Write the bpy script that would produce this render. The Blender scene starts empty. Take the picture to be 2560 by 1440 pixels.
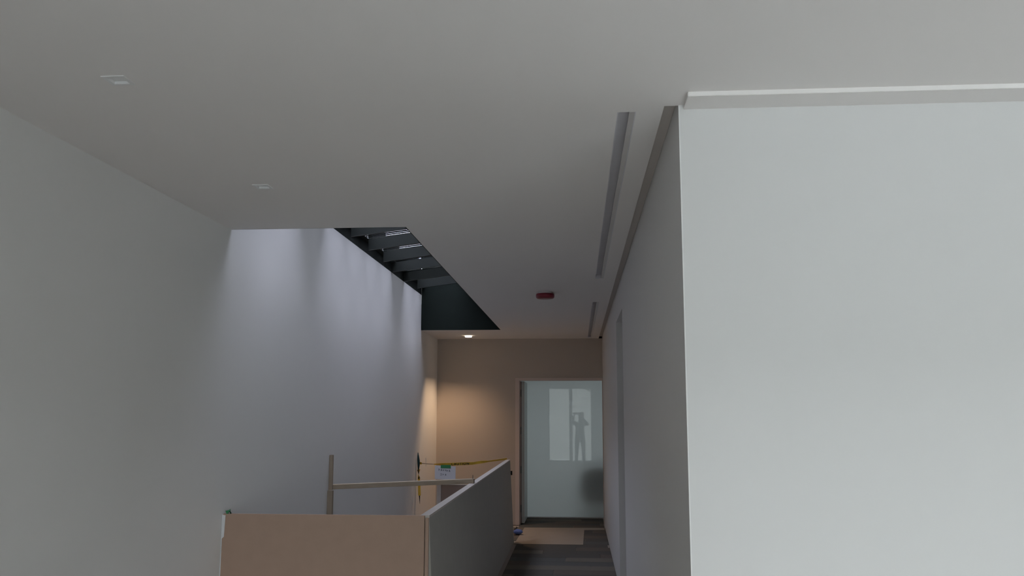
import bpy, bmesh, math, random
from mathutils import Vector, Matrix
random.seed(7)
S = bpy.context.scene
COL = S.collection

# ------------------------------------------------------------------ camera
E = 1.543                                   # eye height above the floor
F, YAW, PIT, ROLL = 2179.8, 0.0744, 0.1427, 0.0012
fw = Vector((-math.sin(YAW)*math.cos(PIT), math.cos(YAW)*math.cos(PIT), math.sin(PIT)))
r0 = Vector((math.cos(YAW), math.sin(YAW), 0)); u0 = r0.cross(fw)
rr = r0*math.cos(ROLL) + u0*math.sin(ROLL); uu = u0*math.cos(ROLL) - r0*math.sin(ROLL)
cd = bpy.data.cameras.new('camera'); cam = bpy.data.objects.new('camera', cd); COL.objects.link(cam)
cd.sensor_width = 36; cd.lens = F/2560*36; cd.clip_start = 0.02; cd.clip_end = 300
M = Matrix((rr, uu, -fw)).transposed().to_4x4(); M.translation = (0, 0, E); cam.matrix_world = M
S.camera = cam

# ------------------------------------------------------------------ world, exposure, daylight
SKY = 8.5
w = bpy.data.worlds.new('overcast_sky'); S.world = w; w.use_nodes = True
wn = w.node_tree; wn.nodes.clear()
bg = wn.nodes.new('ShaderNodeBackground'); wo = wn.nodes.new('ShaderNodeOutputWorld')
bg.inputs[0].default_value = (0.93, 0.965, 1.0, 1); bg.inputs[1].default_value = SKY
wn.links.new(bg.outputs[0], wo.inputs[0])
S.view_settings.view_transform = 'Standard'; S.view_settings.look = 'None'
S.view_settings.exposure = 0.0; S.view_settings.gamma = 1.0; S.view_settings.use_curve_mapping = False
S.cycles.use_denoising = True
S.cycles.max_bounces = 14; S.cycles.diffuse_bounces = 8; S.cycles.transparent_max_bounces = 16
S.cycles.sample_clamp_indirect = 6.0

def area(name, loc, rot, sx, sy, power, col, portal=False):
    l = bpy.data.lights.new(name, 'AREA'); l.shape = 'RECTANGLE'; l.size = sx; l.size_y = sy
    l.energy = power; l.color = col
    if portal: l.cycles.is_portal = True
    o = bpy.data.objects.new(name, l); o.location = loc; o.rotation_euler = rot; COL.objects.link(o); return o
WX0, WX1, WY = -0.93, 4.4, -1.0            # glazed wall behind the photographer
WZ0, WZ1 = 0.04, 2.36
area('window_portal', ((WX0+WX1)/2, WY-0.12, (WZ0+WZ1)/2), (math.pi/2, 0, 0), WX1-WX0, WZ1-WZ0, 1, (1, 1, 1), True)
area('skylight_portal', (-1.66, 7.9, 3.36), (0, math.atan(-0.125), 0), 0.50, 6.0, 1, (1, 1, 1), True)
area('back_room_lamp', (-0.1, 15.6, 2.50), (0, 0, 0), 2.2, 1.6, 50, (0.90, 0.965, 1.0))

# ------------------------------------------------------------------ materials
def mat(name, col, rough=0.6, noise=0.0, scale=20, bump=0.0, metallic=0.0, spec=0.3, col2=None, coat=0.0, stretch=None):
    m = bpy.data.materials.new(name); m.use_nodes = True; nt = m.node_tree; b = nt.nodes['Principled BSDF']
    b.inputs['Base Color'].default_value = (*col, 1); b.inputs['Roughness'].default_value = rough
    b.inputs['Metallic'].default_value = metallic; b.inputs['Specular IOR Level'].default_value = spec
    b.inputs['Coat Weight'].default_value = coat
    if noise or bump:
        tc = nt.nodes.new('ShaderNodeTexCoord'); n = nt.nodes.new('ShaderNodeTexNoise'); n.inputs['Scale'].default_value = scale
        n.inputs['Detail'].default_value = 5
        src = tc.outputs['Object']
        if stretch:
            mp = nt.nodes.new('ShaderNodeMapping'); mp.inputs['Scale'].default_value = stretch
            nt.links.new(src, mp.inputs[0]); src = mp.outputs[0]
        nt.links.new(src, n.inputs['Vector'])
        if noise:
            mx = nt.nodes.new('ShaderNodeMix'); mx.data_type = 'RGBA'
            c2 = col2 or tuple(c*(1-noise) for c in col)
            mx.inputs[6].default_value = (*col, 1); mx.inputs[7].default_value = (*c2, 1)
            nt.links.new(n.outputs['Fac'], mx.inputs[0]); nt.links.new(mx.outputs[2], b.inputs['Base Color'])
        if bump:
            bp = nt.nodes.new('ShaderNodeBump'); bp.inputs['Strength'].default_value = bump; bp.inputs['Distance'].default_value = 0.002
            nt.links.new(n.outputs['Fac'], bp.inputs['Height']); nt.links.new(bp.outputs[0], b.inputs['Normal'])
    return m
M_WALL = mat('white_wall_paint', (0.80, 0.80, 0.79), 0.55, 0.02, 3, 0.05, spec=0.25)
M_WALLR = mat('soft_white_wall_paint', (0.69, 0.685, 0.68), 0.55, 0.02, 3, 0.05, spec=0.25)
M_CEIL = mat('matt_ceiling_paint', (0.84, 0.815, 0.80), 0.9, 0.02, 2, 0.03, spec=0.05)
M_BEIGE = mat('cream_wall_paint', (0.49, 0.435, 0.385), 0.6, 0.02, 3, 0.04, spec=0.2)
M_FRAME = mat('beige_door_frame_paint', (0.62, 0.53, 0.49), 0.45, 0.03, 8, 0.02)
M_LEAF = mat('pale_grey_door_paint', (0.62, 0.66, 0.66), 0.35, 0.02, 8)
M_BLACK = mat('black_painted_metal', (0.010, 0.016, 0.0135), 0.7, 0.3, 6, 0.1, spec=0.15)
M_BLACKF = mat('black_purlin_paint', (0.013, 0.018, 0.016), 0.5, 0.3, 9, 0.1, spec=0.4)
M_TAN = mat('tan_hardboard', (0.465, 0.33, 0.26), 0.75, 0.10, 14, 0.15, spec=0.15)
M_GREYB = mat('grey_board', (0.44, 0.43, 0.395), 0.8, 0.12, 10, 0.15, spec=0.12)
M_BRDEDGE = mat('pale_board_edge', (0.60, 0.56, 0.52), 0.8, 0.15, 30, 0.2)
M_BROWN = mat('brown_hardboard', (0.33, 0.25, 0.21), 0.75, 0.12, 12, 0.15)
M_TIMB = mat('raw_softwood', (0.46, 0.39, 0.30), 0.75, 0.35, 18, 0.3, stretch=(0.4, 6, 6), col2=(0.33, 0.26, 0.19))
M_TIMBV = mat('raw_softwood_upright', (0.42, 0.35, 0.27), 0.75, 0.35, 18, 0.3, stretch=(6, 6, 0.4), col2=(0.30, 0.24, 0.18))
M_YEL = mat('yellow_plastic_tape', (0.80, 0.52, 0.05), 0.3, 0.1, 30, spec=0.6)
M_BLK = mat('black_print', (0.012, 0.012, 0.012), 0.4)
M_NAVY = mat('dark_teal_tape', (0.03, 0.07, 0.075), 0.5, 0.3, 60)
M_GREEN = mat('green_masking_tape', (0.06, 0.30, 0.13), 0.6, 0.15, 60)
M_PAPER = mat('white_paper', (0.82, 0.83, 0.90), 0.8, 0.05, 30)
M_INK = mat('faded_marker_ink', (0.22, 0.22, 0.27), 0.7)
M_WTAPE = mat('white_plastic_strip', (0.82, 0.83, 0.86), 0.3, 0.1, 40, spec=0.6)
M_RED = mat('red_plastic_cap', (0.20, 0.012, 0.028), 0.35, 0.1, 40, spec=0.5)
M_WPL = mat('white_plastic', (0.80, 0.80, 0.80), 0.4)
M_BLUE = mat('blue_fabric', (0.13, 0.20, 0.50), 0.8, 0.3, 60, 0.4)
M_DARK = mat('dark_rubber', (0.03, 0.035, 0.035), 0.7, 0.2, 40)
M_STEEL = mat('dark_steel_hinge', (0.10, 0.11, 0.11), 0.45, 0.1, 40, metallic=0.6)
M_ALU = mat('grey_anodised_aluminium', (0.64, 0.62, 0.61), 0.5, 0.05, 30, metallic=0.0)
M_SLOT = mat('grey_slot_lining', (0.74, 0.73, 0.76), 0.7, 0.08, 20)
M_CARD = mat('brown_cardboard_sheet', (0.36, 0.305, 0.25), 0.85, 0.12, 6, 0.1)
M_CONC = mat('grey_concrete', (0.35, 0.34, 0.33), 0.85, 0.2, 4, 0.2)
M_FRAMEW = mat('grey_window_frame', (0.22, 0.23, 0.24), 0.4, 0.05, 20)
M_GRND = mat('pale_frosted_ground', (0.80, 0.82, 0.83), 0.95, 0.25, 0.7, 0.3)
M_BARK = mat('bark', (0.10, 0.085, 0.07), 0.9, 0.3, 12, 0.4)
CARPET = [mat('carpet_'+n, c, 0.95, 0.45, 40, 0.5, spec=0.05, stretch=(0.6, 9, 1)) for n, c in
          (('charcoal', (0.145, 0.138, 0.125)), ('umber', (0.185, 0.158, 0.138)), ('taupe', (0.225, 0.20, 0.172)), ('slate', (0.16, 0.16, 0.15)))]
M_CARPETN = mat('grey_brown_carpet', (0.45, 0.40, 0.365), 0.95, 0.3, 25, 0.5, spec=0.05, stretch=(1, 8, 1))

def glass_mat(name, tint):
    m = bpy.data.materials.new(name); m.use_nodes = True; nt = m.node_tree; nt.nodes.clear()
    o = nt.nodes.new('ShaderNodeOutputMaterial'); t = nt.nodes.new('ShaderNodeBsdfTransparent'); g = nt.nodes.new('ShaderNodeBsdfGlossy')
    f = nt.nodes.new('ShaderNodeFresnel'); f.inputs[0].default_value = 1.45; x = nt.nodes.new('ShaderNodeMixShader')
    t.inputs[0].default_value = (*tint, 1); g.inputs['Roughness'].default_value = 0.02
    nt.links.new(f.outputs[0], x.inputs[0]); nt.links.new(t.outputs[0], x.inputs[1]); nt.links.new(g.outputs[0], x.inputs[2])
    nt.links.new(x.outputs[0], o.inputs[0]); return m
M_GLASS = glass_mat('clear_glass', (0.96, 0.98, 0.975))
M_SKYG = glass_mat('blue_tinted_glass', (0.92, 0.925, 1.0))
M_DARKG = glass_mat('dark_tinted_glass', (0.62, 0.625, 0.66))
def frosted():
    m = bpy.data.materials.new('frosted_white_glass'); m.use_nodes = True; nt = m.node_tree; nt.nodes.clear()
    o = nt.nodes.new('ShaderNodeOutputMaterial'); t = nt.nodes.new('ShaderNodeBsdfTranslucent'); d = nt.nodes.new('ShaderNodeBsdfDiffuse')
    g = nt.nodes.new('ShaderNodeBsdfGlossy'); f = nt.nodes.new('ShaderNodeFresnel'); f.inputs[0].default_value = 1.5
    a = nt.nodes.new('ShaderNodeMixShader'); b = nt.nodes.new('ShaderNodeMixShader')
    t.inputs[0].default_value = (0.88, 0.93, 0.94, 1); d.inputs[0].default_value = (0.72, 0.77, 0.78, 1)
    g.inputs['Roughness'].default_value = 0.0; a.inputs[0].default_value = 0.35
    nt.links.new(t.outputs[0], a.inputs[1]); nt.links.new(d.outputs[0], a.inputs[2])
    nt.links.new(f.outputs[0], b.inputs[0]); nt.links.new(a.outputs[0], b.inputs[1]); nt.links.new(g.outputs[0], b.inputs[2])
    nt.links.new(b.outputs[0], o.inputs[0]); return m
M_FROST = frosted()
def emit(name, col, s):
    m = bpy.data.materials.new(name); m.use_nodes = True; b = m.node_tree.nodes['Principled BSDF']
    b.inputs['Base Color'].default_value = (0.8, 0.8, 0.8, 1)
    b.inputs['Emission Color'].default_value = (*col, 1); b.inputs['Emission Strength'].default_value = s; return m
M_LAMP = emit('lit_lamp_lens', (1.0, 0.86, 0.66), 6)

# ------------------------------------------------------------------ helpers
def link(name, me, m, parent=None):
    o = bpy.data.objects.new(name, me); COL.objects.link(o)
    for k in (m if isinstance(m, (list, tuple)) else [m]): me.materials.append(k)
    if parent:
        o.parent = parent; o.matrix_parent_inverse = Matrix.Translation(-parent.location)
    return o
class MB:
    def __init__(s): s.bm = bmesh.new()
    def box(s, x0, x1, y0, y1, z0, z1, mi=0):
        v = [s.bm.verts.new(p) for p in ((x0,y0,z0),(x1,y0,z0),(x1,y1,z0),(x0,y1,z0),(x0,y0,z1),(x1,y0,z1),(x1,y1,z1),(x0,y1,z1))]
        for q in ((3,2,1,0),(4,5,6,7),(0,1,5,4),(1,2,6,5),(2,3,7,6),(3,0,4,7)):
            f = s.bm.faces.new([v[i] for i in q]); f.material_index = mi
        return v
    def hexa(s, P):
        v = [s.bm.verts.new(p) for p in P]
        for q in ((3,2,1,0),(4,5,6,7),(0,1,5,4),(1,2,6,5),(2,3,7,6),(3,0,4,7)): s.bm.faces.new([v[i] for i in q])
    def prism(s, poly, z0, z1):
        a = [s.bm.verts.new((x, y, z0)) for x, y in poly]; b = [s.bm.verts.new((x, y, z1)) for x, y in poly]
        n = len(poly); s.bm.faces.new(a[::-1]); s.bm.faces.new(b)
        for i in range(n): s.bm.faces.new((a[i], a[(i+1)%n], b[(i+1)%n], b[i]))
    def lathe(s, prof, c, n=24):
        rings = []
        for r, z in prof: rings.append([s.bm.verts.new((c[0]+r*math.cos(2*math.pi*i/n), c[1]+r*math.sin(2*math.pi*i/n), c[2]+z)) for i in range(n)])
        for a, b in zip(rings, rings[1:]):
            for i in range(n): s.bm.faces.new((a[i], a[(i+1)%n], b[(i+1)%n], b[i]))
        s.bm.faces.new(rings[0][::-1]); s.bm.faces.new(rings[-1])
    def tube(s, pts, rad, n=8):
        rings = []
        for i, p in enumerate(pts):
            p = Vector(p); d = (Vector(pts[min(i+1, len(pts)-1)]) - Vector(pts[max(i-1, 0)])).normalized()
            a = d.orthogonal().normalized(); b = d.cross(a); r = rad[i] if isinstance(rad, (list, tuple)) else rad
            rings.append([s.bm.verts.new(p + (a*math.cos(2*math.pi*k/n) + b*math.sin(2*math.pi*k/n))*r) for k in range(n)])
        for a, b in zip(rings, rings[1:]):
            for i in range(n): s.bm.faces.new((a[i], a[(i+1)%n], b[(i+1)%n], b[i]))
        s.bm.faces.new(rings[0][::-1]); s.bm.faces.new(rings[-1])
    def build(s, name, m, parent=None, bevel=0, smooth=False, seg=2):
        if bevel: bmesh.ops.bevel(s.bm, geom=s.bm.edges[:], offset=bevel, segments=seg, affect='EDGES', clamp_overlap=True)
        bmesh.ops.recalc_face_normals(s.bm, faces=s.bm.faces[:])
        me = bpy.data.meshes.new(name); s.bm.to_mesh(me); s.bm.free()
        if smooth:
            for p in me.polygons: p.use_smooth = True
        return link(name, me, m, parent)
def box(name, m, x0, x1, y0, y1, z0, z1, parent=None, bevel=0):
    b = MB(); b.box(x0, x1, y0, y1, z0, z1); return b.build(name, m, parent, bevel)
def struct(o): o['kind'] = 'structure'; return o
def tag(o, label, cat, group=None):
    o['label'] = label; o['category'] = cat
    if group: o['group'] = group
    return o
def empty(name, loc):
    o = bpy.data.objects.new(name, None); o.location = loc; o.empty_display_size = 0.1; COL.objects.link(o); return o
def slab(name, m, xs, ys, holes, z0, z1, parent=None):
    """flat slab with rectangular holes: xs, ys outer limits, holes (x0,x1,y0,y1)"""
    X = sorted(set(list(xs) + [h[i] for h in holes for i in (0, 1)])); Y = sorted(set(list(ys) + [h[i] for h in holes for i in (2, 3)]))
    bm = bmesh.new(); V = {}
    def v(i, j, k):
        if (i, j, k) not in V: V[i, j, k] = bm.verts.new((X[i], Y[j], (z0, z1)[k]))
        return V[i, j, k]
    nx, ny = len(X)-1, len(Y)-1
    def solid(i, j):
        if i < 0 or j < 0 or i >= nx or j >= ny: return False
        cx, cy = (X[i]+X[i+1])/2, (Y[j]+Y[j+1])/2
        return not any(h[0] < cx < h[1] and h[2] < cy < h[3] for h in holes)
    for i in range(nx):
        for j in range(ny):
            if not solid(i, j): continue
            bm.faces.new((v(i,j,0), v(i,j+1,0), v(i+1,j+1,0), v(i+1,j,0)))
            bm.faces.new((v(i,j,1), v(i+1,j,1), v(i+1,j+1,1), v(i,j+1,1)))
            if not solid(i-1, j): bm.faces.new((v(i,j,0), v(i,j,1), v(i,j+1,1), v(i,j+1,0)))
            if not solid(i+1, j): bm.faces.new((v(i+1,j,0), v(i+1,j+1,0), v(i+1,j+1,1), v(i+1,j,1)))
            if not solid(i, j-1): bm.faces.new((v(i,j,0), v(i+1,j,0), v(i+1,j,1), v(i,j,1)))
            if not solid(i, j+1): bm.faces.new((v(i,j+1,0), v(i,j+1,1), v(i+1,j+1,1), v(i+1,j+1,0)))
    me = bpy.data.meshes.new(name); bm.to_mesh(me); bm.free()
    return link(name, me, m, parent)

# ------------------------------------------------------------------ room shell
H = E + 1.06; XL, XR, YC = -2.007, 0.360, 2.942
OX, OY1, OY2 = -0.974, 4.856, 11.119       # opening over the stairwell
ZW = E + 1.519                             # top of the white wall inside the light well
YE, YG = 12.48, 13.379
RX = 6.6                                   # far right of the near room
struct(box('wall_left', M_WALL, XL-0.2, XL, -1.2, YE+0.16, -3.2, ZW))
# floor slab with the stair hole
SX0, SX1, SY0, SY1 = XL, -0.90, 4.96, 10.83
floor = struct(slab('floor', M_CARPETN, (XL, RX), (-1.2, 17.2), [(SX0, SX1, SY0, SY1)], -0.28, -0.008))
# ceiling: 180 mm lower layer with recesses, closed by an upper layer
SLOT1, SLOT2 = (0.151, 0.218, 3.0, 6.89), (0.151, 0.218, 8.36, 12.36)
GAP = (0.3115, XR+0.02, YC+0.006, YE)
DLS = [(-1.464, 2.581), (-1.474, 3.912), (-1.493, 11.93)]
DH = 0.032
holes = [(XL, OX, OY1, OY2), SLOT1, SLOT2, GAP] + [(x-DH, x+DH, y-DH, y+DH) for x, y in DLS]
ceil = struct(slab('ceiling', M_CEIL, (XL, RX), (-1.2, YE+0.02), holes, H, H+0.18))
struct(slab('ceiling_backing', M_CONC, (XL, RX), (-1.2, YE+0.02), [(XL, OX, OY1, OY2)], H+0.18, H+0.34))
# corridor wall on the right with a recessed door opening
DY0, DY1, DZ = 6.92, 8.0, E+0.825
wr = MB()
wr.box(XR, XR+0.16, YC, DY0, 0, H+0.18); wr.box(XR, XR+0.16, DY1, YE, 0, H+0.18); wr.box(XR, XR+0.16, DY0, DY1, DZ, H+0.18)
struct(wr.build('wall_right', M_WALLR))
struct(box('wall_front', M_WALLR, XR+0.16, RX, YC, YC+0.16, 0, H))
struct(box('trim_1', M_CEIL, 0.376, RX, 2.814, YC, H-0.016, H, bevel=0.0015))
tb = MB(); tb.box(XR-0.001, XR+0.003, YC-0.002, YC+0.001, 0, H-0.001)
struct(tb.build('trim_2', M_WALL))
M_GAP = mat('grey_reveal', (0.62, 0.58, 0.55), 0.8)
struct(box('trim_3', M_GAP, GAP[0]+0.0005, XR-0.0008, GAP[2]+0.0005, YE-0.001, H+0.028, H+0.179))
struct(box('wall_side', M_WALL, RX, RX+0.2, -1.2, YC+0.16, 0, H+0.18))
# recessed flush door in the corridor wall
d2 = struct(box('door_2', mat('grey_door_paint', (0.48, 0.48, 0.46), 0.5, 0.03, 8), XR+0.095, XR+0.14, DY0+0.03, DY1-0.03, 0.004, DZ-0.03))
fr = MB(); fr.box(XR+0.085, XR+0.155, DY0, DY0+0.027, 0, DZ); fr.box(XR+0.085, XR+0.155, DY1-0.027, DY1, 0, DZ); fr.box(XR+0.085, XR+0.155, DY0+0.027, DY1-0.027, DZ-0.027, DZ)
fr.build('door_frame', M_FRAME, d2)

# end wall with the doorway
JX0, JX1, JZ = -0.823, 0.353, E+0.462
we = MB()
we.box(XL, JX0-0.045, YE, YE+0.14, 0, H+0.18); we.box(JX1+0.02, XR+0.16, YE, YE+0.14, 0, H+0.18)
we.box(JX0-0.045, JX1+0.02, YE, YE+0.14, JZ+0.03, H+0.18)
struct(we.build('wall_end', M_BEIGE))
door = empty('door_1', (JX0, YE, 0)); door['kind'] = 'structure'
fm = MB()
fm.box(JX0-0.058, JX0, YE-0.012, YE+0.15, 0, JZ); fm.box(JX1, JX1+0.022, YE-0.012, YE+0.15, 0, JZ)
fm.box(JX0-0.058, JX1+0.022, YE-0.012, YE+0.15, JZ, JZ+0.036)
fm.build('door_frame', M_FRAME, door, bevel=0.002)
box('door_stop', M_FRAME, JX0+0.0005, JX0+0.012, YE+0.02, YE+0.05, 0, JZ, door)
box('hinge_gap_shade', mat('brown_gap_shade', (0.26, 0.21, 0.20), 0.8), JX0+0.0008, JX0+0.021, YE+0.1415, YE+0.1545, 0.01, JZ-0.006, door)  # brown strip standing in for the shade in the gap between leaf and jamb
LF = 0.865
lf = box('door_leaf', M_LEAF, JX0+0.022, JX0+0.062, YE+0.155, YE+0.155+LF-0.13, 0.008, JZ-0.006, door, bevel=0.002)
for z in (0.21, 0.75, 1.30, 1.83):
    hg = MB(); hg.box(JX0+0.0008, JX0+0.021, YE+0.136, YE+0.141, z-0.05, z+0.05); hg.tube([(JX0+0.012, YE+0.131, z-0.052), (JX0+0.012, YE+0.131, z+0.052)], 0.006, 8)
    hg.build('hinge', M_STEEL, lf)

# cross passage and glazed room beyond the doorway
VX0, VX1 = -2.0, 1.4
struct(box('wall_passage_left', M_WALL, VX0-0.2, VX0, YE+0.16, 17.2, 0, H+0.18))
struct(box('wall_passage_right', M_WALL, VX1, VX1+0.2, YE+0.14, 17.2, 0, H+0.18))
pw = MB(); pw.box(XR+0.16, VX1, YE, YE+0.14, 0, H+0.18); struct(pw.build('wall_passage_front', M_WALL))
struct(box('wall_back', M_WALL, VX0-0.2, VX1+0.2, 17.0, 17.2, 0, H+0.18))
struct(box('ceiling_passage', M_CEIL, VX0-0.2, VX1+0.2, YE+0.02, 17.2, H, H+0.34))
gw = empty('window_2', (0, YG, 0)); gw['kind'] = 'structure'
box('pane', M_FROST, VX0+0.02, VX1-0.02, YG, YG+0.012, 0.012, H-0.03, gw)
box('sill_channel', M_ALU, VX0, VX1, YG-0.006, YG+0.02, -0.008, 0.0118, gw)
box('head_channel', M_ALU, VX0, VX1, YG-0.010, YG+0.022, H-0.03, H, gw)

# stair shaft below the floor
struct(box('wall_stair_right', M_WALL, SX1, SX1+0.12, SY0-0.12, SY1+0.12, -3.2, -0.28))
struct(box('wall_stair_near', M_WALL, SX0, SX1, SY0-0.12, SY0, -3.2, -0.28))
struct(box('wall_stair_far', M_WALL, SX0, SX1, SY1, SY1+0.12, -3.2, -0.28))
struct(box('floor_lower', M_CONC, XL-0.2, SX1+0.12, SY0-0.12, SY1+0.12, -3.4, -3.2))

# ------------------------------------------------------------------ light well and skylight
SL = 0.125
def zr(x): return ZW + SL*(x-XL)            # underside of the purlins
XQ = OX+0.10
struct(box('wall_well_far', M_BLACK, XL+0.001, OX-0.0065, OY2-0.006, OY2-0.001, H+0.0005, ZW+0.45))
struct(box('wall_well_near', M_BLACK, XL+0.001, OX-0.0065, OY1+0.001, OY1+0.006, H+0.0005, ZW+0.45))
struct(box('wall_well_right', M_BLACK, OX-0.006, OX-0.001, OY1+0.001, OY2-0.001, H+0.0005, ZW+0.45))
struct(box('wall_well_left', M_BLACK, XL-0.2, XL, OY1-0.12, OY2+0.12, ZW, ZW+0.34))
sk = struct(empty('skylight_roof', (XL, OY1, ZW)))
DP = 0.106
FY = [5.43, 6.07, 6.71, 7.353, 7.995, 8.635, 9.263, 9.93, 10.55]
def sloped(name, m, x0, x1, y0, y1, d0, d1, bev=0):
    b = MB(); b.hexa([(x0,y0,zr(x0)+d0),(x1,y0,zr(x1)+d0),(x1,y1,zr(x1)+d0),(x0,y1,zr(x0)+d0),
                      (x0,y0,zr(x0)+d1),(x1,y0,zr(x1)+d1),(x1,y1,zr(x1)+d1),(x0,y1,zr(x0)+d1)])
    return b.build(name, m, sk, bev)
for y in FY: sloped('purlin', M_BLACKF, XL+0.001 if y in (6.07, 6.71, 9.263, 9.93) else -1.957, OX-0.007, y-0.012, y+0.012, 0, DP)
GX0, GX1 = -1.96, -1.45
sloped('blank_plate', M_BLACK, GX1+0.002, OX-0.007, OY1+0.007, OY2-0.007, DP, DP+0.03)
sloped('edge_plate', M_BLACK, XL, GX0-0.001, OY1+0.007, OY2-0.007, DP, DP+0.05)
for a, b in ((6.07, 6.71), (9.263, 9.93)): sloped('dark_pane', M_DARKG, GX0, GX1, a, b, DP, DP+0.03)
for a, b in zip([OY1+0.007]+FY, FY+[OY2-0.007]):
    if (a, b) in ((6.07, 6.71), (9.263, 9.93)): continue
    sloped('glass_pane', M_SKYG, GX0, GX1, a+0.002, b-0.002, DP+0.004, DP+0.012)

# ------------------------------------------------------------------ glazed wall behind the camera
ww = MB()
ww.box(XL, WX0, WY-0.2, WY, 0, H+0.18); ww.box(WX1, RX, WY-0.2, WY, 0, H+0.18); ww.box(WX0, WX1, WY-0.2, WY, WZ1, H+0.18); ww.box(WX0, WX1, WY-0.2, WY, -0.28, WZ0)
struct(ww.build('wall_rear', M_WALL))
win = struct(empty('window_1', (WX0, WY, 0)))
MX = [WX0, -0.21, 0.69, 1.59, 2.49, 3.39, WX1]
f = MB(); f.box(WX0, WX1, WY-0.12, WY-0.02, WZ0, WZ0+0.05); f.box(WX0, WX1, WY-0.12, WY-0.02, WZ1-0.05, WZ1); f.build('window_rail', M_FRAMEW, win)
for x in MX:
    xa, xb = max(x-0.05, WX0), min(x+0.05, WX1)
    box('mullion', M_FRAMEW, xa, xb, WY-0.12, WY-0.02, WZ0+0.05, WZ1-0.05, win)
for a, b in zip(MX, MX[1:]): box('pane', M_GLASS, a+0.03, b-0.03, WY-0.075, WY-0.067, WZ0+0.03, WZ1-0.03, win)
# outside
g = MB(); g.box(-60, 60, -90, WY-0.2, -0.6, -0.25); struct(g.build('ground', M_GRND))
b = MB(); nx_, ny_ = 40, 12; vv = {}
rh = random.Random(4)
for i in range(nx_+1):
    for j in range(ny_+1):
        t = j/ny_; vv[i, j] = b.bm.verts.new((-40+80*i/nx_, -7-40*t, -0.35+9*t**1.3+(rh.uniform(-.4, .4)*min(1, t*4) if j else 0)))
for i in range(nx_):
    for j in range(ny_): b.bm.faces.new((vv[i,j], vv[i+1,j], vv[i+1,j+1], vv[i,j+1]))
struct(b.build('hillside', mat('wooded_hillside', (0.46, 0.47, 0.45), 0.95, 0.6, 1.2, 0.5)))

# ------------------------------------------------------------------ carpet planks in the corridor and passage
pl = {}
y = 7.0; row = 0
pw_, plen = 0.25, 1.0
rng = random.Random(11)
while y < 13.30:
    x = -0.74 - 0.9 + (row*0.37) % 1.0 - 0.2
    while x < XR:
        a, b = max(x, -0.74 if y < 10.85 else -1.95), min(x+plen, XR)
        a2 = a
        if b - a > 0.05 and not (YE-0.26 < y < YE+0.15 and False):
            k = rng.choice((0, 0, 1, 1, 2, 3))
            y0, y1 = y+0.001, min(y+pw_-0.001, 13.36)
            if y0 < YE-0.013 < y1 or y0 < YE+0.152 < y1 or YE-0.013 < y0 < YE+0.152: a2, b = max(a, JX0+0.001), min(b, JX1-0.001)
            if b - a2 > 0.03:
                o = box('carpet_plank', CARPET[k], a2+0.001, b-0.001, y0, y1, -0.008, rng.uniform(-0.0016, -0.0004), floor)
        x += plen
    y += pw_; row += 1

# ------------------------------------------------------------------ ceiling fittings
def slot_diffuser(hole, label):
    x0, x1, y0, y1 = hole
    e = tag(empty('slot_diffuser', ((x0+x1)/2, y0, H)), label, 'air vent', 'slot diffusers in the corridor ceiling')
    c = MB(); t = 0.004
    c.box(x0, x0+t, y0, y1, H+0.001, H+0.035); c.box(x1-t, x1, y0, y1, H+0.001, H+0.035)
    c.box(x0+t, x1-t, y0, y0+t, H+0.001, H+0.035); c.box(x0+t, x1-t, y1-t, y1, H+0.001, H+0.035); c.box(x0, x1, y0, y1, H+0.035, H+0.04)
    c.build('housing', M_SLOT, e)
    b = MB(); xa = x0 + 0.66*(x1-x0)
    b.hexa([(xa, y0+t, H+0.006), (x1-t, y0+t, H+0.002), (x1-t, y1-t, H+0.002), (xa, y1-t, H+0.006),
            (xa, y0+t, H+0.012), (x1-t, y0+t, H+0.008), (x1-t, y1-t, H+0.008), (xa, y1-t, H+0.012)])
    b.build('blade', M_ALU, e)
slot_diffuser(SLOT1, 'long grey slot diffuser in the ceiling, the nearer and longer-looking one')
slot_diffuser(SLOT2, 'short-looking grey slot diffuser in the ceiling at the far end beyond the red cap')

def downlight(x, y, label, lit):
    e = tag(empty('downlight', (x, y, H)), label, 'downlight', 'square downlights in the ceiling')
    o, i = DH+0.006, DH-0.006
    def ring(r0_, r1_, z0, z1, m, nm):
        b = MB(); b.box(x-r1_, x+r1_, y-r1_, y-r0_, z0, z1); b.box(x-r1_, x+r1_, y+r0_, y+r1_, z0, z1)
        b.box(x-r1_, x-r0_, y-r0_, y+r0_, z0, z1); b.box(x+r0_, x+r1_, y-r0_, y+r0_, z0, z1); b.build(nm, m, e)
    ring(i, o, H-0.003, H-0.0002, M_WPL, 'trim_ring')
    ring(i, DH-0.001, H+0.0002, H+0.06, M_STEEL if lit else M_WPL, 'housing')
    z = H+0.006
    if lit:
        ring(i-0.006, o+0.004, H-0.020, H-0.0032, M_LAMP, 'glowing_ring'); box('reflector', M_ALU, x-i+0.0005, x+i-0.0005, y-i+0.0005, y+i-0.0005, H+0.062, H+0.07, e); return e
    box('lens', M_LAMP if lit else M_WPL, x-i+0.0005, x+i-0.0005, y-i+0.0005, y+i-0.0005, z, z+0.008, e)
    return e
downlight(*DLS[0], 'unlit square downlight in the ceiling at upper left, nearest the camera', False)
downlight(*DLS[1], 'unlit square downlight in the ceiling just before the stairwell opening', False)
dl = downlight(*DLS[2], 'lit warm square downlight beyond the stairwell opening', True)
sp = bpy.data.lights.new('downlight_beam', 'SPOT'); sp.energy = 88; sp.color = (1.0, 0.66, 0.40); sp.spot_size = math.radians(168); sp.spot_blend = 1.0; sp.shadow_soft_size = 0.006
so = bpy.data.objects.new('downlight_beam', sp); so.location = (0, 0, 0.011); so.rotation_euler = (math.radians(-10), math.radians(38), 0); so.parent = dl; COL.objects.link(so)

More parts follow.
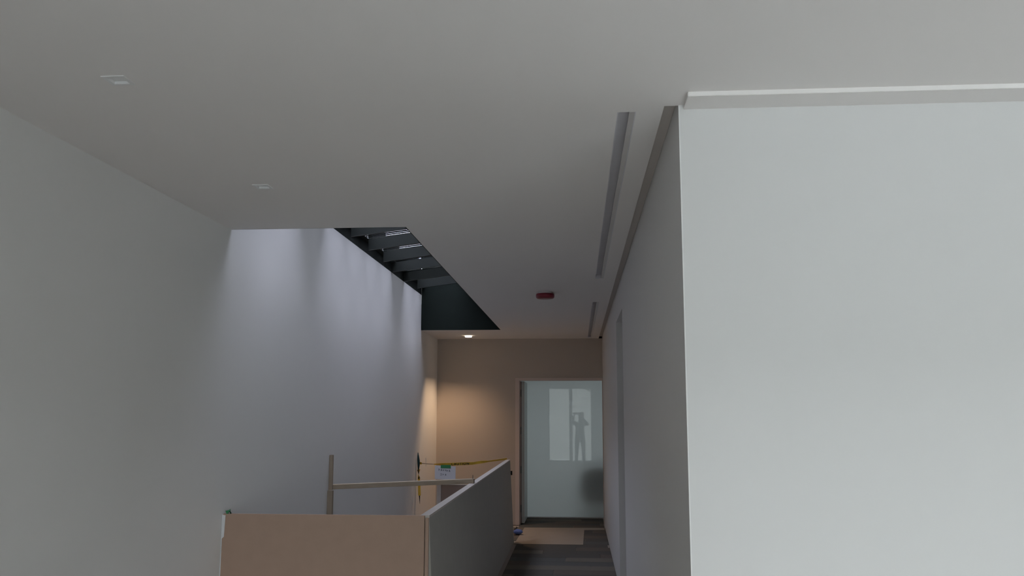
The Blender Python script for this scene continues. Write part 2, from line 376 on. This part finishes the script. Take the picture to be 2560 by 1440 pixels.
sd = tag(empty('smoke_detector', (-0.276, 7.66, H)), 'round ceiling smoke detector under a bright red plastic cap', 'smoke detector')
b = MB(); b.lathe([(0.06, 0), (0.06, -0.010), (0.05, -0.0105)], (-0.276, 7.66, H), 28); b.build('base', M_WPL, sd, smooth=False)
b = MB(); b.lathe([(0.070, -0.0108), (0.080, -0.014), (0.082, -0.030), (0.080, -0.046), (0.070, -0.054), (0.03, -0.056)], (-0.276, 7.66, H), 32); b.build('dust_cap', M_RED, sd, smooth=True)

# ------------------------------------------------------------------ stairwell hoarding
HT = E - 0.5635
hd = tag(empty('hoarding', (XL, 4.92, 0)), 'L-shaped waist-high hoarding of tan and grey boards around the stairwell', 'hoarding')
XI, XO, XB = -0.877, -0.829, -0.781
YS0, YS1 = 4.918, 10.845
box('front_panel', M_TAN, XL+0.006, XO-0.0225, YS0, YS0+0.02, 0, HT, hd, bevel=0.0015)['label'] = 'tan front board'
b = MB()
b.hexa([(XI+0.03, YS0+0.022, 0), (XB, YS0+0.022, 0), (XB, YS1, 0), (XI+0.03, YS1, 0), (XI, YS0+0.022, HT-0.012), (XO, YS0+0.022, HT-0.012), (XO, YS1, HT-0.012), (XI, YS1, HT-0.012)])
b.build('side_panel', M_GREYB, hd)['label'] = 'dark grey side board along the corridor'
b = MB(); b.hexa([(XI-0.002, YS0+0.021, HT-0.0118), (XO+0.002, YS0+0.021, HT-0.0118), (XO+0.002, YS1+0.001, HT-0.0118), (XI-0.002, YS1+0.001, HT-0.0118),
                  (XI-0.002, YS0+0.021, HT), (XO+0.001, YS0+0.021, HT), (XO+0.001, YS1+0.001, HT), (XI-0.002, YS1+0.001, HT)])
b.build('top_capping', M_BRDEDGE, hd)['label'] = 'pale top edge of the side board'
b = MB(); b.hexa([(XO-0.018, YS0+0.002, 0), (XO+0.004, YS0+0.002, 0), (XO+0.004, YS0+0.0215, 0), (XO-0.018, YS0+0.0215, 0), (XO-0.018, YS0+0.002, HT-0.013), (XO-0.001, YS0+0.002, HT-0.013), (XO-0.001, YS0+0.0215, HT-0.013), (XO-0.018, YS0+0.0215, HT-0.013)])
b.build('end_edge', M_TAN, hd)
box('back_batten', M_TIMBV, XI-0.10, XI-0.004, YS0+0.022, YS0+0.06, 0, HT-0.02, hd)
b = MB(); b.hexa([(XL+0.002, YS0-0.003, HT-0.14), (XL+0.018, YS0-0.003, HT-0.125), (XL+0.018, YS0-0.0004, HT-0.125), (XL+0.002, YS0-0.0004, HT-0.14),
                  (XL+0.002, YS0-0.003, HT-0.004), (XL+0.022, YS0-0.003, HT-0.008), (XL+0.022, YS0-0.0004, HT-0.008), (XL+0.002, YS0-0.0004, HT-0.004)])
b.build('white_strip', M_WTAPE, hd)['label'] = 'torn white plastic strip at the left edge'
box('edge_seal', M_WTAPE, XL+0.001, XL+0.0055, YS0+0.001, YS0+0.018, 0, HT-0.01, hd)
b = MB(); b.tube([(XL+0.030, YS0+0.008, HT-0.002), (XL+0.027, YS0+0.006, HT+0.012), (XL+0.041, YS0+0.006, HT+0.018), (XL+0.049, YS0+0.008, HT+0.001)], [0.006, 0.010, 0.010, 0.006], 8)
b.build('green_tape_scrap', M_GREEN, hd, smooth=True)['label'] = 'scrap of green tape on the top edge'
box('end_panel', M_BROWN, -1.70, XI-0.004, 11.0, 11.018, 0, E-0.885, hd, bevel=0.001)['label'] = 'brown board closing the far end'
box('end_panel_edge', M_BRDEDGE, -1.70, XI-0.004, 10.998, 11.02, E-0.8848, E-0.875, hd)
box('end_post', M_BRDEDGE, -1.755, -1.702, 10.99, 11.03, 0, E-0.875, hd)
box('end_bracket', M_DARK, XO-0.03, XO+0.026, YS1+0.0015, YS1+0.02, HT-0.185, HT-0.135, hd)

# timber guard rail over the stairwell
tr = tag(empty('timber_rail', (XL, 7.1, 0)), 'raw timber handrail nailed between wall upright and hoarding top', 'railing')
b = MB(); b.box(XL+0.001, XL+0.030, 7.05, 7.079, HT-0.05, E-0.336); b.build('post', M_TIMBV, tr, bevel=0.002)
b = MB(); b.box(XL+0.001, XL+0.042, 7.02, 7.06, -0.2, HT-0.052); b.build('lower_post', M_TIMBV, tr, bevel=0.002)
za, zb = E-0.612, HT+0.001; x0, x1 = XL+0.012, -0.846
b = MB(); b.hexa([(x0, 7.08, za), (x1, 7.17, zb), (x1, 7.26, zb), (x0, 7.17, za), (x0, 7.08, za+0.037), (x1, 7.17, zb+0.034), (x1, 7.26, zb+0.034), (x0, 7.17, za+0.037)])
b.build('rail', M_TIMB, tr, bevel=0.002)
box('nail', M_STEEL, -0.856, -0.851, 7.19, 7.195, zb+0.034, zb+0.065, tr)

# ------------------------------------------------------------------ caution tape and notice
ct = tag(empty('caution_tape', (XL, 10.97, 0.92)), 'yellow and black caution tape strung across the far end of the stairwell', 'tape')
def ribbon(name, m, pts, width, tw, thick=0.0012, sub=24):
    """twisted ribbon through pts; tw = list of twist angles (0 = face towards -Y) matched to pts"""
    P = []; A = []
    n = len(pts)-1
    for k in range(sub+1):
        t = k/sub*n; i = min(int(t), n-1); u = t-i
        P.append(Vector(pts[i]).lerp(Vector(pts[i+1]), u)); A.append(tw[i]*(1-u)+tw[i+1]*u)
    b = MB(); R = []
    for k in range(sub+1):
        d = (P[min(k+1, sub)]-P[max(k-1, 0)]).normalized()
        up = Vector((0, 0, 1)) if abs(d.z) < 0.8 else Vector((1, 0, 0))
        up = (up - d*up.dot(d)).normalized(); nn = d.cross(up)
        wv = up*math.cos(A[k]) + nn*math.sin(A[k]); th = d.cross(wv)*thick/2
        R.append([b.bm.verts.new(P[k]+s1*wv*width/2+s2*th) for s1, s2 in ((1, 1), (1, -1), (-1, -1), (-1, 1))])
    for a, c in zip(R, R[1:]):
        for i in range(4): b.bm.faces.new((a[i], a[(i+1)%4], c[(i+1)%4], c[i]))
    b.bm.faces.new(R[0][::-1]); b.bm.faces.new(R[-1])
    return b.build(name, m, ct)
TA = (-1.985, 10.985, 0.925)
T1, T2, T3, T4 = (-1.945, 10.98, 0.922), (-1.79, 10.965, 0.912), (-1.50, 10.93, 0.919), (-1.29, 10.90, 0.930)
T5, T6 = (-1.10, 10.88, 0.957), (-0.868, 10.853, 0.990)
ribbon('yellow_end', M_YEL, [TA, T1], 0.03, [0.3, 0.6], sub=6)
ribbon('black_twist', M_BLK, [T1, T2], 0.03, [1.25, 1.35], sub=10)
ribbon('yellow_strand', M_YEL, [T2, (-1.62, 10.945, 0.914), T3, T4], 0.034, [1.1, 0.2, 0.2, 0.35], sub=30)
ribbon('yellow_strand', M_YEL, [T4, (-1.2, 10.89, 0.945), T5, T6], 0.032, [0.35, 0.1, 1.0, 0.9], sub=26)
tx = bpy.data.curves.new('caution_print', 'FONT'); tx.body = 'CAUTION'; tx.size = 0.044; tx.offset = 0.0012; tx.extrude = 0.0004; tx.align_x = 'CENTER'; tx.align_y = 'CENTER'; tx.space_character = 1.25
to = bpy.data.objects.new('caution_lettering', tx)
deps = bpy.context.evaluated_depsgraph_get()
COL.objects.link(to); bpy.context.view_layer.update(); me = bpy.data.meshes.new_from_object(to.evaluated_get(bpy.context.evaluated_depsgraph_get()))
bpy.data.objects.remove(to)
dv = Vector(T4)-Vector(T3); ang = math.atan2(dv.z, dv.x)
me.transform(Matrix.Translation((-1.455, 10.917, 0.9215)) @ Matrix.Rotation(math.atan2(dv.y, dv.x), 4, 'Z') @ Matrix.Rotation(-ang, 4, 'Y') @ Matrix.Rotation(math.pi/2-0.25, 4, 'X'))
lo = link('lettering', me, M_BLK, ct)
b = MB(); b.tube([(-1.990, 10.95, 1.055), (-1.988, 10.95, 1.01), (-1.984, 10.955, 0.96), (-1.982, 10.96, 0.90), (-1.985, 10.965, 0.845)], [0.005, 0.012, 0.017, 0.015, 0.008], 8)
b.build('knot', M_NAVY, ct, smooth=True)['label'] = 'dark teal knotted end on the wall'
Z = lambda v: E+v
ribbon('tail_black', M_BLK, [(-1.988, 10.97, 0.845), (-1.978, 10.97, 0.77), (-1.975, 10.97, 0.735)], 0.03, [0.4, 1.5, 2.6], sub=10)
ribbon('tail_yellow', M_YEL, [(-1.975, 10.974, 0.85), (-1.985, 10.974, 0.77), (-1.974, 10.974, 0.70), (-1.968, 10.974, 0.53)], 0.032, [2.2, 1.0, 0.2, 0.1], sub=18)
ribbon('tail_black', M_BLK, [(-1.968, 10.974, 0.53), (-1.962, 10.974, 0.43)], 0.026, [0.8, 1.3], sub=8)
ribbon('tie', M_WTAPE, [(-1.895, 10.97, 0.99), (-1.892, 10.97, 0.885)], 0.008, [0.6, 1.2], sub=6)

pn = tag(empty('paper_notice', (-1.61, 10.93, 0.9)), 'white paper notice with handwritten marks hanging from the caution tape', 'notice')
px0, px1, pz0, pz1, py = -1.772, -1.513, 0.735, 0.902, 10.932
b = MB(); n = 6
for i in range(n):
    xa, xb = px0+(px1-px0)*i/n, px0+(px1-px0)*(i+1)/n
    ya, yb = py-0.006*math.sin(math.pi*i/n), py-0.006*math.sin(math.pi*(i+1)/n)
    da, db_ = 0.012*i/n, 0.012*(i+1)/n
    b.hexa([(xa,ya,pz0-da),(xb,yb,pz0-db_),(xb,yb+0.001,pz0-db_),(xa,ya+0.001,pz0-da),(xa,ya,pz1-da),(xb,yb,pz1-db_),(xb,yb+0.001,pz1-db_),(xa,ya+0.001,pz1-da)])
bmesh.ops.remove_doubles(b.bm, verts=b.bm.verts[:], dist=1e-5)
b.build('sheet', M_PAPER, pn)
box('green_tape', M_GREEN, -1.698, -1.572, py-0.0085, py-0.0065, 0.868, 0.908, pn)
b = MB()
def stroke(x, z, dx, dz, wd=0.007):
    d = Vector((dx, 0, dz)).normalized(); nrm = Vector((-d.z, 0, d.x))*wd/2; A = Vector((x, py-0.0072, z)); Bp = A+Vector((dx, 0, dz))
    b.hexa([A-nrm, Bp-nrm, Bp-nrm+Vector((0,0.0006,0)), A-nrm+Vector((0,0.0006,0)), A+nrm, Bp+nrm, Bp+nrm+Vector((0,0.0006,0)), A+nrm+Vector((0,0.0006,0))])
cx = px0 + 0.050
for i, st in enumerate(([(0,0,0,.026),(.008,.02,.004,-.014)], [(0,0,.006,.022),(.008,.02,.004,-.02)], [(0,0,0,.02),(.012,0,0,.02)], [(0,.02,.014,-.018),(.012,.0,0,.02)], [(0,0,0,.02),(0,.01,.01,0)], [(0,.022,.012,-.022),(0,0,0,.022)])):
    for q in st: stroke(cx+i*0.026+q[0], 0.838-i*0.0025+q[1], q[2] or 0.0001, q[3] or 0.0001, 0.006)
cx = px0 + 0.072
for i, st in enumerate(([(0,.018,.016,-.002),(0,0,.016,.004)], [(0,0,0,.02),(.006,.01,.006,0)], [(0,0,0,.02),(.008,0,0,.02)])):
    for q in st: stroke(cx+i*0.030+q[0], 0.783-i*0.002+q[1], q[2] or 0.0001, q[3] or 0.0001, 0.006)
b.build('handwriting', M_INK, pn)['kind'] = 'stuff'

# ------------------------------------------------------------------ floor bits
b = MB(); b.prism([(-0.768, 10.70), (0.052, 10.69), (0.075, 12.02), (JX1-0.006, 12.06), (JX1-0.004, 12.24), (-0.735, 12.20)], 0.0, 0.003)
tag(b.build('protection_sheet', M_CARD), 'light brown cardboard sheet lying on the carpet before the doorway', 'floor protection')
rg = tag(empty('cloth_bundle', (-0.775, 11.5, 0)), 'small rounded blue bundle lying on the floor by the door frame', 'cloth')
b = MB(); bmesh.ops.create_icosphere(b.bm, subdivisions=3, radius=1.0)
rn = random.Random(3)
for v in b.bm.verts:
    k = 1 + 0.07*math.sin(5*v.co.x+2)*math.cos(4*v.co.y) + 0.04*math.sin(9*v.co.z+3*v.co.x)
    z = v.co.z*0.034*k
    v.co = Vector((-0.778+v.co.x*0.062*k, 11.5+v.co.y*0.055*k, 0.0365+max(z, -0.033)))
b.build('cloth', M_BLUE, rg, smooth=True)
b = MB(); b.tube([(-0.826, 11.60, 0.012), (-0.815, 11.62, 0.055), (-0.80, 11.64, 0.075)], [0.012, 0.022, 0.012], 8); b.build('frame_gap_shade', M_DARK, rg, smooth=True)  # dark lump added in place of the shadowed gap by the door frame

# chair behind the frosted glass (the dark blur)
ch = tag(empty('office_chair', (0.30, 13.75, 0)), 'black office chair seen as a dark blur through the frosted glass', 'chair')
bm_ = []
for k in range(28):
    a = 2*math.pi*k/28; ca, sa = math.cos(a), math.sin(a)
    bm_.append((0.31+0.29*math.copysign(abs(ca)**0.7, ca), 0.54+0.30*math.copysign(abs(sa)**0.7, sa)))
b = MB(); n = len(bm_); rings = []
for y_, k in ((13.49, 0.70), (13.505, 0.90), (13.525, 1.0), (13.545, 0.95), (13.555, 0.80)):
    rings.append([b.bm.verts.new((0.30+(x-0.30)*k, y_, 0.54+(z-0.54)*k)) for x, z in bm_])
for p_, q_ in zip(rings, rings[1:]):
    for k in range(n): b.bm.faces.new((p_[k], p_[(k+1)%n], q_[(k+1)%n], q_[k]))
b.bm.faces.new(rings[0][::-1]); b.bm.faces.new(rings[-1]); b.build('backrest', M_DARK, ch, smooth=True)
b = MB(); b.box(0.05, 0.53, 13.56, 14.0, 0.42, 0.50); b.build('seat', M_DARK, ch, bevel=0.03, seg=3)
b = MB(); b.tube([(0.29, 13.77, 0.07), (0.29, 13.77, 0.42)], 0.028, 12); b.build('column', M_STEEL, ch)
for k in range(5):
    a = 2*math.pi*k/5+0.3; b = MB(); b.tube([(0.29, 13.77, 0.09), (0.29+0.27*math.cos(a), 13.77+0.27*math.sin(a), 0.05)], [0.022, 0.014], 8); lg = b.build('leg', M_STEEL, ch)
    b = MB(); b.lathe([(0.012, -0.04), (0.024, -0.03), (0.024, 0.0), (0.012, 0.01)], (0.29+0.27*math.cos(a), 13.77+0.27*math.sin(a), 0.033), 10); b.build('caster', M_DARK, lg)

# ------------------------------------------------------------------ the photographer, seen only as a reflection in the glass
def skin(name, m, chains, parent, lev=2, root=0):
    V, Eg, Rd, idx = [], [], [], {}
    for ch_ in chains:
        prev = None
        for key, co, r in ch_:
            if key not in idx: idx[key] = len(V); V.append(co); Rd.append(r)
            i = idx[key]
            if prev is not None: Eg.append((prev, i))
            prev = i
    me = bpy.data.meshes.new(name); me.from_pydata(V, Eg, [])
    o = link(name, me, m, parent)
    md = o.modifiers.new('skin', 'SKIN'); md.use_smooth_shade = True
    for i, r in enumerate(Rd):
        sv = me.skin_vertices[0].data[i]; sv.radius = (r, r) if not isinstance(r, tuple) else r; sv.use_root = (i == root)
    s = o.modifiers.new('sub', 'SUBSURF'); s.levels = lev; s.render_levels = lev
    return o
M_SKIN = mat('skin', (0.55, 0.36, 0.28), 0.5)
M_COAT = mat('dark_coat', (0.045, 0.05, 0.055), 0.8, 0.2, 30, 0.2)
M_HAIR = mat('dark_hair', (0.02, 0.016, 0.014), 0.5)
M_JEAN = mat('dark_trousers', (0.05, 0.055, 0.07), 0.85, 0.2, 30)
bx, by = 0.07, -0.36
ph = tag(empty('photographer', (bx, by, 0)), 'person in dark clothes holding up a phone, reflected in the glass beyond the doorway', 'person')
P = lambda x, y, z: (bx+x, by+y, z)
legs = []
for s, n in ((-1, 'l'), (1, 'r')):
    legs.append([('pel', P(0, 0, 0.82), (0.15, 0.11)), ('hip'+n, P(s*0.09, 0, 0.74), 0.088), ('kn'+n, P(s*0.105, 0.01, 0.43), 0.058), ('an'+n, P(s*0.115, -0.02, 0.09), 0.045), ('ft'+n, P(s*0.125, 0.08, 0.045), (0.042, 0.036)), ('to'+n, P(s*0.13, 0.17, 0.032), (0.036, 0.024))])
arms = []
hands = {-1: (-0.175, 0.325, E-0.035), 1: (0.045, 0.325, E-0.035)}
for s, n in ((-1, 'l'), (1, 'r')):
    hx, hy, hz = hands[s]
    arms.append([('che', P(0, 0, 1.14), (0.17, 0.105)), ('sh'+n, P(s*0.165, 0.0, 1.255), 0.062), ('el'+n, P(s*0.25, 0.16, 1.20), 0.045), ('wr'+n, P(hx-0.01*(-s), hy-0.05, hz-0.07), 0.030), ('pa'+n, P(hx, hy-0.02, hz-0.02), (0.036, 0.020))])
tor = [('pel', P(0, 0, 0.82), (0.15, 0.11)), ('wai', P(0, 0, 0.98), (0.135, 0.095)), ('che', P(0, 0, 1.14), (0.17, 0.105)), ('nk', P(0.01, 0.01, 1.31), 0.055), ('chin', P(0.03, 0.05, 1.40), (0.058, 0.062)), ('hd', P(0.04, 0.03, 1.47), (0.075, 0.092)), ('top', P(0.04, 0.02, 1.545), (0.05, 0.06))]
body = skin('body', [M_COAT], [tor] + legs + arms, ph)
for s, n in ((-1, 'l'), (1, 'r')):
    hx, hy, hz = hands[s]
    fs = []
    for k in range(4):
        z = hz+0.02-k*0.018; L = (0.030, 0.034, 0.031, 0.024)[k]
        fs.append([('p%s' % n, P(hx, hy-0.02, hz-0.02), 0.016), ('a%s%d' % (n, k), P(hx+s*0.012, hy-0.004, z), 0.009), ('b%s%d' % (n, k), P(hx-s*0.006, hy+0.014, z+0.002), 0.0085), ('c%s%d' % (n, k), P(hx-s*(0.006+L*0.6), hy+0.018, z+0.003), 0.007)])
    fs.append([('p%s' % n, P(hx, hy-0.02, hz-0.02), 0.016), ('t1'+n, P(hx-s*0.018, hy-0.024, hz-0.02), 0.010), ('t2'+n, P(hx-s*0.035, hy-0.014, hz-0.008), 0.008)])
    skin('hand', M_SKIN, fs, ph, 2)
b = MB(); bmesh.ops.create_icosphere(b.bm, subdivisions=3, radius=1.0)
for v in b.bm.verts: v.co = Vector(P(0.04+v.co.x*0.070, 0.075+v.co.y*0.055, 1.455+v.co.z*0.10))
face = b.build('face', M_SKIN, ph, smooth=True)
b = MB(); b.tube([P(0.04, 0.125, 1.475), P(0.04, 0.143, 1.445), P(0.04, 0.128, 1.435)], [0.006, 0.012, 0.009], 8); b.build('nose', M_SKIN, face, smooth=True)
for sx in (-0.026, 0.026):
    b = MB(); bmesh.ops.create_icosphere(b.bm, subdivisions=2, radius=0.010, matrix=Matrix.Translation(P(0.04+sx, 0.122, 1.478))); b.build('eye', M_DARK, face, smooth=True)
b = MB(); b.tube([P(0.018, 0.125, 1.410), P(0.04, 0.130, 1.408), P(0.062, 0.125, 1.410)], [0.003, 0.006, 0.003], 6); b.build('mouth', mat('lips', (0.4, 0.18, 0.16), 0.5), face, smooth=True)
b = MB(); bmesh.ops.create_icosphere(b.bm, subdivisions=3, radius=1.0)
for v in b.bm.verts:
    c = v.co.copy(); k = 1.0 if c.y < 0.25 else 0.9
    v.co = Vector(P(0.04+c.x*0.090*k, 0.02+c.y*0.098*k, 1.485+c.z*0.10 - (0.05 if c.z < -0.3 and c.y < 0.2 else 0)))
    if c.y > 0.35 and c.z < 0.35: v.co.y -= 0.06
b.build('hair', M_HAIR, ph, smooth=True)
phn = tag(empty('phone', (-0.06, -0.01, E)), "dark mobile phone in the photographer's hands, seen only as a reflection", 'phone')
b = MB(); b.box(-0.128, 0.010, -0.016, -0.008, E-0.038, E+0.032); b.build('phone_body', M_DARK, phn, bevel=0.003)
b = MB(); b.box(-0.122, 0.004, -0.0168, -0.0161, E-0.034, E+0.028); b.build('screen', M_BLK, phn)

# ------------------------------------------------------------------ bare trees outside, reflected in the glass
def tree(x, y, h, seed, label):
    R = random.Random(seed)
    t = tag(empty('bare_tree', (x, y, -0.25)), label, 'tree', 'bare trees outside the windows')
    tb_ = MB(); br = MB()
    tb_.tube([(x, y, -0.3), (x+0.1, y, h*0.3), (x, y+0.1, h*0.55), (x+0.15, y, h*0.8)], [h*0.022, h*0.017, h*0.012, h*0.006], 8)
    def grow(p, d, L, r, lv):
        q = p + d*L*0.5 + Vector((R.uniform(-.1,.1), R.uniform(-.1,.1), 0.05))*L; e_ = p + d*L
        br.tube([p, q, e_], [r, r*0.7, r*0.35], 5)
        if lv:
            for k in range(4):
                a = R.uniform(0.25, 1.0); s0 = p.lerp(e_, a)
                nd = (d + Vector((R.uniform(-1,1), R.uniform(-1,1), R.uniform(-.2,.9)))*0.8).normalized(); grow(s0, nd, L*R.uniform(.4,.65), r*0.5, lv-1)
    for k in range(11):
        a = R.uniform(0, 6.28); z = h*R.uniform(0.28, 0.8)
        grow(Vector((x, y, z)), Vector((math.cos(a), math.sin(a), R.uniform(.3,.9))).normalized(), h*R.uniform(.22,.36), h*0.008, 2)
    tb_.build('trunk', M_BARK, t, smooth=True); br.build('branches', M_BARK, t)
tree(-1.6, -9, 6.5, 1, 'bare tree outside, reflected at left of the glass pane')
tree(0.9, -15, 8.0, 2, 'bare tree farther outside, reflected behind the photographer')
